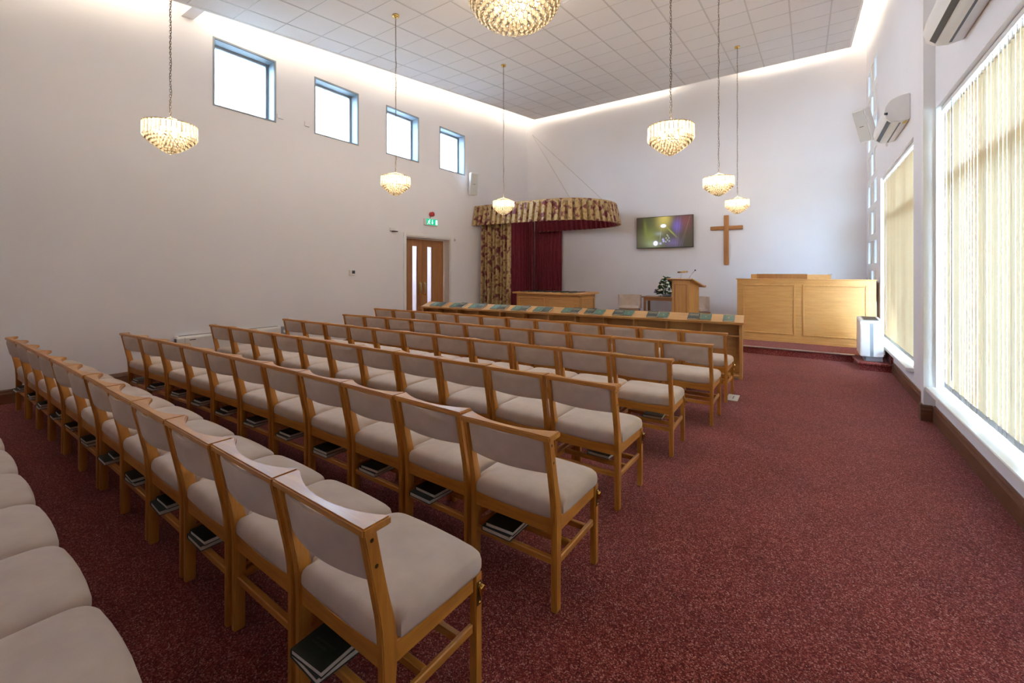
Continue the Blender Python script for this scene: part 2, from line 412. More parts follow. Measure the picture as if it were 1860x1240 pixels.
# vertical blinds
def blind(label, y0, y1, ang, n, zt=3.155, zb=.385):
    t = thing('vertical_blind', label, 'blind', (1.145, y0, zt), 0, 'cream vertical blinds')
    hr = MB().box(-.022, .022, 0, y1 - y0, .0, .04); hr.build('headrail', PLAST, t, bevel=.004)
    Wd, hgt = .089, zt - zb - .03; step = (y1 - y0 - .09) / (n - 1)
    mb = MB(); seg = 4
    for s_ in (0, 1):
        pass
    vs = []; fs = []
    for i in range(seg + 1):
        u = i / seg - .5
        for z in (-.03, -.03 - hgt): vs.append((.004 * (1 - 4 * u * u), u * Wd, z))
    for i in range(seg): fs.append((2 * i, 2 * i + 2, 2 * i + 3, 2 * i + 1))
    sl = MB().add(vs, fs).build('slat', SLATM, t, True)
    wt = MB().box(-.004, .004, -.043, .043, -.03 - hgt - .004, -.03 - hgt + .045).build('slat_weight', WEIGHTM, sl)
    hk = MB().box(-.004, .008, -.012, .012, -.055, -.001).build('hanger', PLAST, sl)
    for i in range(n):
        if i == 0: s_, w_, h_ = sl, wt, hk
        else:
            s_ = sl.copy(); COL.objects.link(s_); s_.parent = t
            share(wt, s_); share(hk, s_)
        s_.location = (random.uniform(-.002, .002), .045 + i * step, 0)
        s_.rotation_euler = (0, 0, math.radians(-ang + random.uniform(-2.0, 2.0)))
    ch = MB(); ch.tube([(0, .045, zb - zt + .01), (0, y1 - y0 - .045, zb - zt + .01)], .0018, 4); ch.build('bottom_chain', PLAST, t)
    cd = MB(); cd.tube([(-.03, y1 - y0 - .42, 0), (-.03, y1 - y0 - .42, -hgt * .96)], .003, 5); cd.build('pull_cord', PLASTG, t)
    return t
blind('large vertical blind with slats tilted open, nearest on the right', 2.04, 6.06, 2.4, 51)
blind('vertical blind with slats closed flat, beside the white heater', 7.205, 10.095, -9, 37)

# outside ground
GRASS = plain('paving_outside', (.30, .30, .27), .9, var=.3, scale=.8)
struct(bx('ground_outside', GRASS, None, (-60, 60, -60, 70, -.45, -.40)))

# ------------------------------------------------------------------ platform
plat = struct(bx('trim_4', CARPET, None, (XL, XR, 9.30, YF, 0, .128)), 'low carpeted platform along the end wall')
plat.name = 'platform'
bx('nosing_strip', STEEL, plat, (XL, .672, 9.275, 9.34, .116, .136), .004)
ext = struct(MB().prism([(.69, 8.68), (XR - .02, 8.68), (XR - .02, 9.30), (.66, 9.30)], 'z', 0, .085).build('platform_step', CARPET), 'small carpeted step carrying the white heater')
MB().prism([(.665, 8.655), (XR - .02, 8.655), (XR - .02, 9.30), (.635, 9.30)], 'z', .085, .125).build('step_tread', CARPET, ext, bevel=.01)
bx('side_upstand', CARPET, ext, (XR - .03, XR - .002, 8.69, 9.30, .125, .26))

# ------------------------------------------------------------------ double doors
d = sempty('door_1', (XL, 6.956, 0), 'oak double doors with narrow glass strips under the exit sign'); DW, DH = 1.519, 2.375
for q in ((0, .022, -.075, 0, 0, DH + .07), (0, .022, DW, DW + .075, 0, DH + .07), (0, .022, 0, DW, DH, DH + .07)): bx('architrave', WHITE, d, q, .006)
for q in ((-.30, 0, -.002, .022, 0, DH), (-.30, 0, DW - .022, DW + .002, 0, DH), (-.30, 0, .022, DW - .022, DH - .022, DH + .002)): bx('door_lining', WHITE, d, q)
for q in ((-.215, -.195, .022, .045, 0, DH - .022), (-.215, -.195, DW - .045, DW - .022, 0, DH - .022), (-.215, -.195, .045, DW - .045, DH - .045, DH - .022)): bx('door_stop', WHITE, d, q)
mid = .734
for s_, (a, b, g0, g1) in enumerate(((.026, mid - .002, .394, .569), (mid + .002, DW - .026, .894, 1.074))):
    x0, x1 = -.26, -.216; z0, z1, ga, gb = .01, DH - .03, .28, 2.16
    lf = MB()
    lf.box(x0, x1, a, g0, z0, z1).box(x0, x1, g1, b, z0, z1).box(x0, x1, g0, g1, z0, ga).box(x0, x1, g0, g1, gb, z1)
    leaf = lf.build('door_leaf', DOORW, d)
    gl = plain('frosted_glass', (.75, .79, .86), .35, var=.02)
    gl.node_tree.nodes['Principled BSDF'].inputs['Transmission Weight'].default_value = .8
    bx('vision_pane', gl, leaf, (x0 + .018, x0 + .026, g0, g1, ga, gb))
    bd = MB()
    for q in ((g0 - .012, g0 + .004, ga - .012, gb + .012), (g1 - .004, g1 + .012, ga - .012, gb + .012), (g0 + .004, g1 - .004, ga - .012, ga + .004), (g0 + .004, g1 - .004, gb - .004, gb + .012)):
        bd.box(x1 - .002, x1 + .008, q[0], q[1], q[2], q[3])
    bd.build('glazing_bead', DOORW, leaf)
    pp = (mid - .12, mid - .03) if s_ == 0 else (mid + .03, mid + .12)
    bx('push_plate', BRASS, leaf, (x1, x1 + .003, pp[0], pp[1], .95, 1.28))
    MB().tube([(x1 + .003, sum(pp) / 2, 1.0), (x1 + .045, sum(pp) / 2, 1.0), (x1 + .045, sum(pp) / 2, 1.24), (x1 + .003, sum(pp) / 2, 1.24)], .009, 8).build('pull_handle', STEEL, leaf, True)
# lit lobby behind the doors
lob = sempty('lobby', (XL - 1.8, 6.4, 0), 'pale lobby behind the glazed doors')
bx('lobby_wall', WALL, lob, (-.1, 0, -.6, 3.2, 0, 2.7)); bx('lobby_wall', WALL, lob, (0, 1.49, -.7, -.6, 0, 2.7)); bx('lobby_wall', WALL, lob, (0, 1.49, 3.2, 3.3, 0, 2.7))
bx('lobby_ceiling', WALL, lob, (-.1, 1.49, -.7, 3.3, 2.7, 2.8)); bx('lobby_floor', CARPET, lob, (-.1, 1.49, -.7, 3.3, -.1, 0))
LP = emit('lobby_lamp_diffuser', (.85, .92, 1.0), 14)
bx('lobby_lamp', LP, lob, (.5, 1.0, .6, 2.2, 2.66, 2.70))

# ------------------------------------------------------------------ chairs
def build_chair_parts():
    P = []
    tmp = bpy.data.objects.new('proto', None); COL.objects.link(tmp)
    def leanr(z):
        pts = [(0, 0), (.36, 0), (.46, -.004), (.53, -.014), (.61, -.030), (.71, -.050), (.795, -.067)]
        for (za, a), (zb, b) in zip(pts[:-1], pts[1:]):
            if z <= zb: return a + (b - a) * (z - za) / (zb - za)
        return pts[-1][1]
    def depth(z): return .044 + .012 * math.exp(-((z - .42) / .12) ** 2)
    zs = [0, .15, .30, .36, .42, .48, .53, .58, .63, .69, .74, .795]
    prof = [(leanr(z), z) for z in zs] + [(leanr(z) + depth(z), z) for z in reversed(zs)]
    for sx in (-1, 1):
        a, b = sorted((sx * .219, sx * .2495))
        o = MB().prism(prof, 'x', a, b).build('leg', WZ, tmp, bevel=.004, seg=2); smooth_by_angle(o); P.append(o)
        o = MB().prism([(.404, 0), (.441, 0), (.441, .422), (.404, .422)], 'x', *sorted((sx * .227, sx * .2590))).build('leg', WZ, tmp, bevel=.004, seg=2); smooth_by_angle(o); P.append(o)
        o = MB().box(*sorted((sx * .231, sx * .2495)), .044, .404, .357, .424).build('side_rail', WY, tmp, bevel=.003); P.append(o)
        o = MB().box(*sorted((sx * .229, sx * .2475)), .044, .404, .205, .238).build('side_stretcher', WY, tmp, bevel=.004); P.append(o)
    # curved rear rail top, straight others
    n = 10; top = [(-.222 + .444 * i / n, .420 - .014 * (1 - (2 * i / n - 1) ** 2)) for i in range(n + 1)]
    P.append(MB().prism([(-.222, .347), (.222, .347)] + top[::-1], 'y', .010, .034).build('seat_rail', WX, tmp, bevel=.002))
    P.append(MB().box(-.229, .229, .412, .436, .357, .422).build('seat_rail', WX, tmp, bevel=.003))
    for y in (.010, .165, .330): P.append(MB().box(-.230, .230, y, y + .026, .205, .236).build('book_rail', WX, tmp, bevel=.004))
    # cushion: notched round the rear legs, rounded front corners
    out = [(.150, .006), (.218, .006), (.218, .052), (.236, .060), (.2515, .064), (.255, .16), (.258, .28), (.260, .412)]
    for q in range(1, 8):
        a = PI / 2 * q / 8; out.append((.260 - .058 * (1 - math.cos(a)), .412 + .062 * math.sin(a)))
    out += [(.200, .476), (.10, .483), (.0, .485)]
    dens = []
    for (xa, ya), (xb, yb) in zip(out[:-1], out[1:]):
        m_ = max(1, int(math.hypot(xb - xa, yb - ya) / .03))
        dens += [(xa + (xb - xa) * q / m_, ya + (yb - ya) * q / m_) for q in range(m_)]
    half = [(0, .006), (.05, .006), (.10, .006)] + dens
    full = half + [(0, .485)] + [(-x, y) for x, y in half[1:][::-1]]
    M_ = len(full)
    rings = [(i_, z_ + .012) for i_, z_ in ((.012, .404), (.003, .406), (.0, .417), (.0, .441), (.004, .460), (.014, .473), (.032, .482), (.07, .489), (.13, .493), (.19, .494))]
    vs = []
    for ins, z in rings:
        for (x, y) in full:
            X, Y = x * (1 - ins / .260), .245 + (y - .245) * (1 - ins / .240)
            dz = -.014 * max(0, (Y - .33) / .15) ** 2 * (z - .416) / .08
            if Y < .06: dz -= .012 * (1 - (X / .218) ** 2) * max(0, (.434 - z) / .02) if z < .434 else 0
            vs.append((X, Y, z + dz))
    fs = [(r * M_ + k, r * M_ + (k + 1) % M_, (r + 1) * M_ + (k + 1) % M_, (r + 1) * M_ + k) for r in range(len(rings) - 1) for k in range(M_)]
    fs += [tuple(range(M_))[::-1], tuple((len(rings) - 1) * M_ + k for k in range(M_))]
    o = MB().add(vs, fs).build('seat', BEIGE, tmp, True); smooth_by_angle(o, 1.1); P.append(o)
    # upholstered back
    nx, nz = 16, 8; vs = []; fs = []
    def bk(u, v, side):
        z = .635 + v * .159; x = -.2185 + u * .437; s = 2 * u - 1
        edge = 1 - max(abs(s) ** 10, abs(2 * v - 1) ** 10) * .55
        y = leanr(z) + .018 - .034 * (1 - s * s) + side * .014 * edge
        return (x, y, z)
    for side in (-1, 1):
        for j in range(nz + 1):
            for i in range(nx + 1): vs.append(bk(i / nx, j / nz, side))
    q = (nx + 1) * (nz + 1); ix = lambda i, j, s: s * q + j * (nx + 1) + i
    for j in range(nz):
        for i in range(nx):
            fs.append((ix(i, j, 0), ix(i + 1, j, 0), ix(i + 1, j + 1, 0), ix(i, j + 1, 0)))
            fs.append((ix(i, j, 1), ix(i, j + 1, 1), ix(i + 1, j + 1, 1), ix(i + 1, j, 1)))
    for i in range(nx):
        for j in (0, nz): fs.append((ix(i, j, 0), ix(i, j, 1), ix(i + 1, j, 1), ix(i + 1, j, 0)))
    for j in range(nz):
        for i in (0, nx): fs.append((ix(i, j, 0), ix(i, j + 1, 0), ix(i, j + 1, 1), ix(i, j, 1)))
    o = MB().add(vs, fs).build('backrest', BEIGE, tmp, True); smooth_by_angle(o, .9); P.append(o)
    # top rail with scooped front edge
    n = 20; fr = []
    for i in range(n + 1):
        x = -.2585 + .517 * i / n; s = abs(x) / .2585
        fr.append((x, -.042 + .066 * s ** 2.2))
    pl = [(-.2585, -.076), (.2585, -.076)] + fr[::-1]
    o = MB().prism(pl, 'z', .793, .820).build('top_rail', WX, tmp, bevel=.005, seg=2); smooth_by_angle(o, .5); P.append(o)
    # row-end fittings
    E = []
    lk = MB().prism([(.411, .305), (.433, .305), (.433, .393), (.411, .393)], 'x', .2588, .2615).build('link_plate', BRONZE, tmp, bevel=.001); E.append(lk)
    E.append(MB().prism([(.414, .374), (.436, .378), (.443, .346), (.435, .355), (.425, .357), (.419, .342)], 'x', .2615, .276).build('link_hook', BRASS, tmp, bevel=.001))
    for z in (.316, .386): E.append(MB().ball((.262, .422, z), .006, 8, 4).build('screw', BRASS, tmp, True))
    for z in (.690, .772):
        s = MB(); s.tube([(.2485, leanr(z) + .022, z), (.2502, leanr(z) + .022, z)], .0065, 10); E.append(s.build('screw_hole', BRONZE, tmp))
    return tmp, P, E
proto, PARTS, ENDS = build_chair_parts()
ORD = ['aisle-end', 'second', 'third', 'fourth', 'fifth', 'sixth', 'seventh', 'eighth', 'ninth', 'tenth', 'eleventh', 'wall-end']
def ordn(i, n): return 'the aisle-end' if i == 0 else ('the wall-end' if i == n - 1 else ORD[i])
def chair(x, y, rz, label, group, end):
    t = thing('chapel_chair', label, 'chair', (x, y, 0), rz, group)
    for p in PARTS: share(p, t)
    if end:
        for p in ENDS: share(p, t)
    return t
# books
def book_meshes(w, h, t, cover, name, deco=None):
    r = bpy.data.objects.new('proto', None); COL.objects.link(r)
    cv = MB(); cv.box(-w / 2, w / 2, -h / 2, h / 2, 0, .0025).box(-w / 2, w / 2, -h / 2, h / 2, t - .0025, t).box(-w / 2, -w / 2 + .003, -h / 2, h / 2, .0025, t - .0025)
    a = cv.build('cover', cover, r, bevel=.0008)
    b = MB().box(-w / 2 + .003, w / 2 - .004, -h / 2 + .004, h / 2 - .004, .0025, t - .0025).build('pages', PAGES, r)
    L = [a, b]
    if deco == 'letters':
        d_ = MB()
        for row, (yy, m_) in enumerate(((.055, 9), (.030, 8), (.006, 7))):
            for k in range(m_):
                x = -w * .36 + w * .72 * k / (m_ - 1)
                wob = .006 * math.sin(k * 1.7 + row)
                d_.box(x - .0032, x + .0032, yy - .009 + wob, yy + .009 + wob, t, t + .0004)
                if k % 2: d_.box(x + .0032, x + .008, yy - .002 + wob, yy + .002 + wob, t, t + .0004)
        L.append(d_.build('gold_lettering', GOLD, r))
    elif deco == 'emblem':
        d_ = MB()
        for k in range(8):
            a_ = PI * k / 4; R = .020 if k % 2 == 0 else .012
            d_.add([(0, 0, t + .0004), (R * .45 * math.cos(a_ - .35), R * .45 * math.sin(a_ - .35), t + .0004), (R * math.cos(a_), R * math.sin(a_), t + .0004), (R * .45 * math.cos(a_ + .35), R * .45 * math.sin(a_ + .35), t + .0004)], [(0, 1, 2, 3)])
        d_.box(-.03, .03, -.030, -.0285, t, t + .0004).box(-.045, .045, .062, .0655, t, t + .0004)
        L.append(d_.build('gold_emblem', GOLD, r))
    elif deco == 'emboss':
        d_ = MB()
        for row, (yy, m_) in enumerate(((-.045, 12), (-.062, 9))):
            for k in range(m_): d_.box(-.05 + k * .0085, -.05 + k * .0085 + .0045, yy, yy + .007, t, t + .0003)
        L.append(d_.build('stamped_lettering', EMBOSS, r))
    return r, L
BK_U = book_meshes(.165, .235, .022, BOOKD, 'under', 'emboss')
BK_U2 = book_meshes(.172, .245, .024, BOOKK, 'under2')
BK_L = book_meshes(.160, .225, .026, BOOKK, 'lettered', 'letters')
BK_G = book_meshes(.150, .215, .020, BOOKG, 'green', 'emblem')
BK_D = book_meshes(.155, .215, .022, plain('faded_green_cloth', (.035, .075, .065), .4, var=.15, scale=40), 'plain')
def book(kind, loc, rot, label, group, name='hymn_book'):
    t = thing(name, label, 'book', loc, 0, group); t.rotation_euler = rot
    for p in kind[1]: share(p, t)
    return t

SP = .5206
ROWS = [ # name, right end x, y at right end, slope, curve, count, gap before last
    ('front row', -.761, 5.550, -.016, -.004, 12, 0),
    ('second row', -.758, 4.597, -.002, -.005, 11, 0),
    ('third row', -.902, 3.633, .027, .001, 11, 0),
    ('fourth row', -.987, 2.603, -.022, -.005, 11, 0),
    ('fifth row', -.918, 1.654, -.045, -.009, 11, .028),
    ('sixth row', -1.017, .760, -.028, -.003, 12, 0),
    ('rearmost row', -1.416, -.150, -.02, 0, 8, 0)]
for ri, (rn, xr, yr, sl, cu, n, gap) in enumerate(ROWS):
    for k in range(n):
        sp = .5188 if ri == 4 and k else SP
        x = xr - SP * .5 - sp * k - (gap if k else 0); t = x - xr
        y = yr + sl * t + cu * t * t; a = math.atan(sl + 2 * cu * t)
        if ri == 4 and k == 0: y, a = 1.654, -.01
        pos = {0: 'the aisle-end one', n - 1: 'the wall-end one' if ri != 6 else ORD[k] + ' from the aisle'}.get(k, ORD[k] + ' from the aisle')
        lab = 'beige padded beech chair, %s in the %s' % (pos, rn)
        ox, oy = -.076 * math.sin(a), .076 * math.cos(a)
        jig = random.uniform(-.006, .006) if ri != 6 else 0
        chair(x + ox, y + oy + jig, a, lab, 'beech chapel chairs in rows', k == 0)
        who = {0: 'aisle-end', n - 1: 'wall-end'}.get(k, ORD[k])
        has = (ri == 5 and k not in (1,)) or ri == 4 or (ri in (2, 3) and k == 0)
        if has:
            for lv in range(2 if ri in (4, 5) else 1):
                jx, jy, ja = random.uniform(-.03, .0), random.uniform(-.02, .02), random.uniform(-.05, .05)
                lx, ly = -.092 + jx * .4 + .012 * lv, .115 + jy + .012 * lv
                if ri == 5 and k == 0: lx, ly, ja = -.078 + .004 * lv, .060 - .006 * lv, -.03 + .10 * lv
                if ri in (2, 3): lx, ly = .03, .30
                px = x + ox + lx * math.cos(a) - ly * math.sin(a); py = y + oy + jig + lx * math.sin(a) + ly * math.cos(a)
                nm = ('upper' if lv else 'lower') + ' dark hymn book' if ri in (4, 5) else 'single dark hymn book'
                book(BK_U if lv else BK_U2, (px, py, .2362 + .0242 * lv), (0, 0, a + ja), '%s racked under the %s chair, %s' % (nm, who + ('' if k in (0, n - 1) else '-from-aisle'), rn), 'hymn books under the chairs')
for g in (proto, BK_U[0], BK_U2[0]): pass

# ------------------------------------------------------------------ long book desk
ang = math.radians(180 - 175.35)
desk = thing('book_desk', 'long sloping oak book desk standing in front of the first row', 'desk', (-.749, 6.904, 0), ang)
DL = 5.92
SLOPE = math.atan2(.079, .272)
bx('side_panel', OAKZ, desk, (-.045, 0, .025, .26, .0, .80), .003); bx('side_panel', OAKZ, desk, (-DL, -DL + .045, .025, .26, 0, .80), .003)
bx('back_panel', OAKX, desk, (-DL + .045, -.045, .225, .25, .05, .84))
bx('foot_rail', OAKX, desk, (-DL + .045, -.045, .03, .25, 0, .05), .003)
bx('shelf', OAKX, desk, (-DL + .045, -.045, .04, .225, .60, .62))
for k in range(1, 12): bx('divider', OAKZ, desk, (-.04 - k * .4985 - .012, -.04 - k * .4985 + .012, .035, .225, .62, .79))
for k in range(12):
    x1 = -.05 - k * .4985; x0 = x1 - .49
    f_ = MB()
    for q in ((x0, x0 + .05, .06, .595), (x1 - .05, x1, .06, .595), (x0 + .05, x1 - .05, .06, .11), (x0 + .05, x1 - .05, .545, .595)): f_.box(q[0], q[1], .213, .225, q[2], q[3])
    f_.build('panel_frame', OAKX, desk, bevel=.002)
bx('skirting_plate', STEEL, desk, (-1.0, -.05, .012, .03, .004, .030))
top = MB().box(-DL - .015, .015, -.015, .300, -.026, 0).build('sloping_top', OAKX, desk, bevel=.003)
top.location = (0, .0, .812); top.rotation_euler = (SLOPE, 0, 0)
bx('book_lip', OAKX, top, (-DL - .015, .015, -.022, -.012, -.026, .010), .002)
# books on the desk: spans along the desk from its right end
spans = [((5.69, 5.42), 'GD'), ((5.19, 4.91), 'GL'), ((4.73, 4.45), 'GL'), ((4.24, 3.93), 'GL'), ((3.77, 3.47), 'GL'), ((3.31, 3.03), 'GD'), ((2.79, 2.47), 'GL'), ((2.36, 2.04), 'LG'), ((1.88, 1.56), 'LG'), ((1.34, 1.01), 'LG'), ((.74, .40), 'LG'), ((.26, .10), 'G')]
DM = Matrix.Translation((-.749, 6.904, 0)) @ Matrix.Rotation(ang, 4, 'Z') @ Matrix.Translation((0, 0, .812)) @ Matrix.Rotation(SLOPE, 4, 'X')
pn = ['first', 'second', 'third', 'fourth', 'fifth', 'sixth', 'seventh', 'eighth', 'ninth', 'tenth', 'eleventh']
for k, ((a, b), kinds) in enumerate(spans):
    m_ = (a + b) / 2
    for i, kd in enumerate(kinds):
        u = -m_ + (0 if len(kinds) == 1 else (-.0835 if i == 0 else .0835))
        K = {'G': BK_G, 'L': BK_L, 'D': BK_D}[kd]
        look = {'G': 'pale green hymn book with small gold emblem', 'L': 'dark green hymn book with gold lettering', 'D': 'plain dark green hymn book'}[kd]
        p = DM @ Vector((u, .128 + random.uniform(-.006, .012) + (.012 if kd == 'L' else 0), .0005))
        R = (Matrix.Rotation(ang, 4, 'Z') @ Matrix.Rotation(SLOPE, 4, 'X') @ Matrix.Rotation(random.uniform(-.025, .025), 4, 'Z')).to_euler()
        if len(kinds) == 1: lab = look + ' lying alone at the desk right end'
        else: lab = look + ' in the %s pair along the desk' % pn[k]
        book(K, p, R, lab, 'hymn books on the sloping desk')

# ------------------------------------------------------------------ catafalque
ct = thing('catafalque', 'panelled oak catafalque with dark roller strips in front of the curtains', 'catafalque', (-4.52, 9.62, .128), 0)
cl, cd_, chh = 2.0, 1.12, .872
bx('body', OAKX, ct, (-cl + .1, -.08, .06, cd_ - .08, 0, chh - .05))
bx('plinth', OAKX, ct, (-cl + .12, -.1, .08, cd_ - .1, 0, .08))
bx('top', OAKX, ct, (-cl, 0, 0, cd_, chh - .05, chh), .004)
for (x0, x1) in ((-cl + .16, -1.05), (-.97, -.16)):
    f_ = MB()
    for q in ((x0, x0 + .03, .1, .74), (x1 - .03, x1, .1, .74), (x0 + .03, x1 - .03, .1, .13), (x0 + .03, x1 - .03, .71, .74)): f_.box(q[0], q[1], .048, .062, q[2], q[3])
    f_.build('panel_moulding', OAKX, ct, bevel=.003)
f_ = MB()
for q in ((.18, .21, .1, .74), (cd_ - .21, cd_ - .18, .1, .74), (.21, cd_ - .21, .1, .13), (.21, cd_ - .21, .71, .74)): f_.box(-.082, -.068, q[0], q[1], q[2], q[3])
f_.build('panel_moulding', OAKX, ct, bevel=.003)
for k in range(7): bx('roller_strip', BLACK, ct, (-.42 - k * .24, -.36 - k * .24 + .06, .18, cd_ - .18, chh, chh + .012), .003)

# ------------------------------------------------------------------ curtains and valance
def catmull(P, per=24):
    out = []; Q = [P[0]] + P + [P[-1]]
    for i in range(1, len(Q) - 2):
        p0, p1, p2, p3 = Q[i - 1], Q[i], Q[i + 1], Q[i + 2]
        for k in range(per):
            t = k / per
            out.append(tuple(.5 * ((2 * p1[j]) + (-p0[j] + p2[j]) * t + (2 * p0[j] - 5 * p1[j] + 4 * p2[j] - p3[j]) * t * t + (-p0[j] + 3 * p1[j] - 3 * p2[j] + p3[j]) * t ** 3) for j in (0, 1)))
    out.append(P[-1]); return out
def resample(P, step):
    L = [0]
    for a, b in zip(P[:-1], P[1:]): L.append(L[-1] + math.hypot(b[0] - a[0], b[1] - a[1]))
    n = max(2, int(L[-1] / step)); out = []; j = 0
    for i in range(n + 1):
        s = L[-1] * i / n
        while j < len(L) - 2 and L[j + 1] < s: j += 1
        f = (s - L[j]) / max(1e-9, L[j + 1] - L[j]); a, b = P[j], P[j + 1]
        out.append((a[0] + (b[0] - a[0]) * f, a[1] + (b[1] - a[1]) * f, s))
    return out
def drape(path, z0, z1, wave, nz=4, flare=0, off=0, step=.012):
    R = resample(path, step); vs = []; fs = []; n = len(R)
    for i, (x, y, s) in enumerate(R):
        a = R[max(0, i - 1)]; b = R[min(n - 1, i + 1)]; tx, ty = b[0] - a[0], b[1] - a[1]; l = math.hypot(tx, ty) or 1
        nx_, ny_ = ty / l, -tx / l
        for j in range(nz + 1):
            v = j / nz; d_ = wave(s, v) + flare * (1 - v) + off
            vs.append((x + nx_ * d_, y + ny_ * d_, z0 + (z1 - z0) * v))
    for i in range(n - 1):
        for j in range(nz):
            q = i * (nz + 1) + j; fs.append((q, q + nz + 1, q + nz + 2, q + 1))
    return MB().add(vs, fs)
VP = [(-7.69, 9.50), (-7.0, 9.50), (-6.1, 9.50), (-5.32, 9.57), (-4.70, 9.83), (-4.33, 10.33), (-4.22, 10.85), (-4.33, 11.40), (-4.70, 11.78), (-5.32, 11.94), (-6.2, 11.95), (-7.2, 11.95)]
VPATH = catmull(VP)
val = thing('valance', 'curved pleated gold and burgundy valance on a suspended oval track', 'valance', (0, 0, 0))
def boxpleat(s, v):
    p = (s / .165) % 1.0; k = 1 if p < .70 else 0
    e = min(p, .70 - p) / .05 if p < .70 else 0
    return .11 * min(1, max(0, e)) * (1 - .55 * v) + .006 * math.sin(s * 57) * (1 - v)
o = drape(VPATH, 2.805, 3.33, boxpleat, 5, .05); o = o.build('pleated_skirt', DAMASK, val, True); smooth_by_angle(o, 1.0)
o = drape(VPATH, 2.81, 3.33, lambda s, v: boxpleat(s, v), 3, .05, -.022).build('lining', BURG, val, True)
drape(VPATH, 3.31, 3.365, lambda s, v: .004 * math.sin(s * 90), 1, 0, .028).build('heading_tape', DAMASK, val, True)
tr = MB()
R = resample(VPATH, .08)
for i in range(len(R) - 1): tr.tube([(R[i][0], R[i][1], 3.30), (R[i + 1][0], R[i + 1][1], 3.30)], .014, 5, False)
tr.build('track', STEEL, val)
for e in ((-4.85, 9.74), (-4.28, 10.5)):
    MB().tube([(-7.5, 12.24, 6.05), (e[0], e[1], 3.33)], .0028, 5).build('suspension_wire', CHAINM, val)

g = thing('gold_curtain', 'gold and burgundy damask curtain gathered at the left wall', 'curtain', (0, 0, 0))
gp = [(-7.62, 9.70), (-7.2, 9.70), (-6.64, 9.70)]
fold = lambda P_, A_, ph: (lambda s, v: A_ * (2 * abs(math.sin(PI * s / P_ + ph + .5 * math.sin(s * 7))) ** .7 - 1) * (.75 + .25 * (1 - v)) + .25 * A_ * math.sin(2 * PI * s / (P_ * 2.3) + 1 + v))
drape(catmull(gp), .135, 2.90, fold(.125, .095, 0), 10, .02, 0, .0045).build('curtain_drop', DAMASK, g, True)
drape(catmull(gp), 2.86, 2.93, lambda s, v: .012 * math.sin(2 * PI * s / .06), 1, 0, .0, .007).build('heading', DAMASK, g, True)
b1 = thing('burgundy_curtain', 'plain burgundy curtain hanging along the left wall behind the catafalque', 'curtain', (0, 0, 0))
drape(catmull([(-7.60, 9.85), (-7.60, 11.2), (-7.56, 12.0), (-7.36, 12.13)]), .135, 3.28, fold(.10, .055, .6), 10, .01, 0, .009).build('curtain_drop', BURG, b1, True)
b2 = thing('burgundy_curtain', 'plain burgundy curtain ending on the end wall left of the television', 'curtain', (0, 0, 0))
drape(catmull([(-7.34, 12.19), (-6.9, 12.19), (-6.36, 12.19)]), .135, 3.28, fold(.10, .034, 2), 10, .01, 0, .009).build('curtain_drop', BURG, b2, True)

# ------------------------------------------------------------------ television
tv = thing('television', 'wall mounted flat television showing wildflowers', 'television', (-3.225, YF - .10, 2.612), 0)
tw, th = .755, .434
bx('casing', BLACK, tv, (-tw, tw, -.02, .025, -th, th), .004)
bx('wall_bracket', BLACK, tv, (-.22, .22, .025, .098, -.2, .2))
nx, ny = 220, 124; vs = []; fs = []; cols = []
def blob(u, v, cx, cy, rx, ry, rot=0):
    x, y = u - cx, v - cy; c_, s_ = math.cos(rot), math.sin(rot)
    x, y = x * c_ + y * s_, -x * s_ + y * c_
    return math.exp(-(x / rx) ** 2 - (y / ry) ** 2)
def tvcol(u, v):
    # u 0..1.78, v 0..1 from the bottom
    C = [.035, .035, .02]
    def add(c, a):
        for i in range(3): C[i] = C[i] * (1 - a) + c[i] * a
    add((.085, .095, .035), .9 * blob(u, v, .55, .5, .5, .6))
    add((.22, .06, .07), .7 * blob(u, v, 1.55, .8, .3, .35))
    add((.55, .42, .10), .95 * blob(u, v, .90, .95, .22, .25))
    add((.42, .38, .10), .5 * blob(u, v, .85, .72, .18, .2))
    add((.16, .20, .03), .8 * blob(u, v, .28, .68, .05, .25, .1))
    add((.18, .22, .04), .6 * blob(u, v, .45, .35, .22, .25))
    add((.13, .09, .42), .85 * blob(u, v, 1.30, .68, .13, .2))
    add((.14, .09, .30), .6 * blob(u, v, 1.18, .15, .25, .15))
    add((.30, .36, .40), .5 * blob(u, v, .72, .45, .12, .06))
    add((.34, .37, .06), .8 * blob(u, v, 1.12, .50, .22, .022, -1.02 + .2))
    add((.05, .03, .025), .8 * blob(u, v, .0, .95, .25, .4))
    add((.06, .045, .03), .7 * blob(u, v, 1.75, .3, .25, .4))
    add((.35, .42, .28), .5 * blob(u, v, .55, .12, .25, .12))
    add((.5, .5, .42), .6 * blob(u, v, .775, .38, .008, .2, -.1))
    for k in range(9):
        a_ = 2 * PI * k / 9; add((1.2, 1.25, 1.9), .95 * blob(u, v, .87 + .055 * math.cos(a_), .70 + .03 * math.sin(a_), .028, .022))
    for k in range(8):
        a_ = 2 * PI * k / 8; add((1.2, 1.15, 1.9), .95 * blob(u, v, .62 + .045 * math.cos(a_), .14 + .05 * math.sin(a_), .026, .026))
    for (x, y) in ((.78, .13), (.88, .2), (.86, .26)): add((.55, .50, 1.0), .9 * blob(u, v, x, y, .03, .03))
    for (x, y) in ((1.0, .24), (1.05, .3), (.96, .3), (1.02, .36), (1.06, .2), (.95, .18), (.99, .4)): add((.60, .72, .55), .8 * blob(u, v, x, y, .016, .02))
    for (x0, x1) in ((1.38, 1.72), (1.3, 1.42), (1.45, 1.7), (1.25, 1.33)):
        xx = x0 + (x1 - x0) * v; add((.34, .27, .20), .25 * math.exp(-((u - xx) / .008) ** 2) * (1 if v < .95 else .5))
    return C
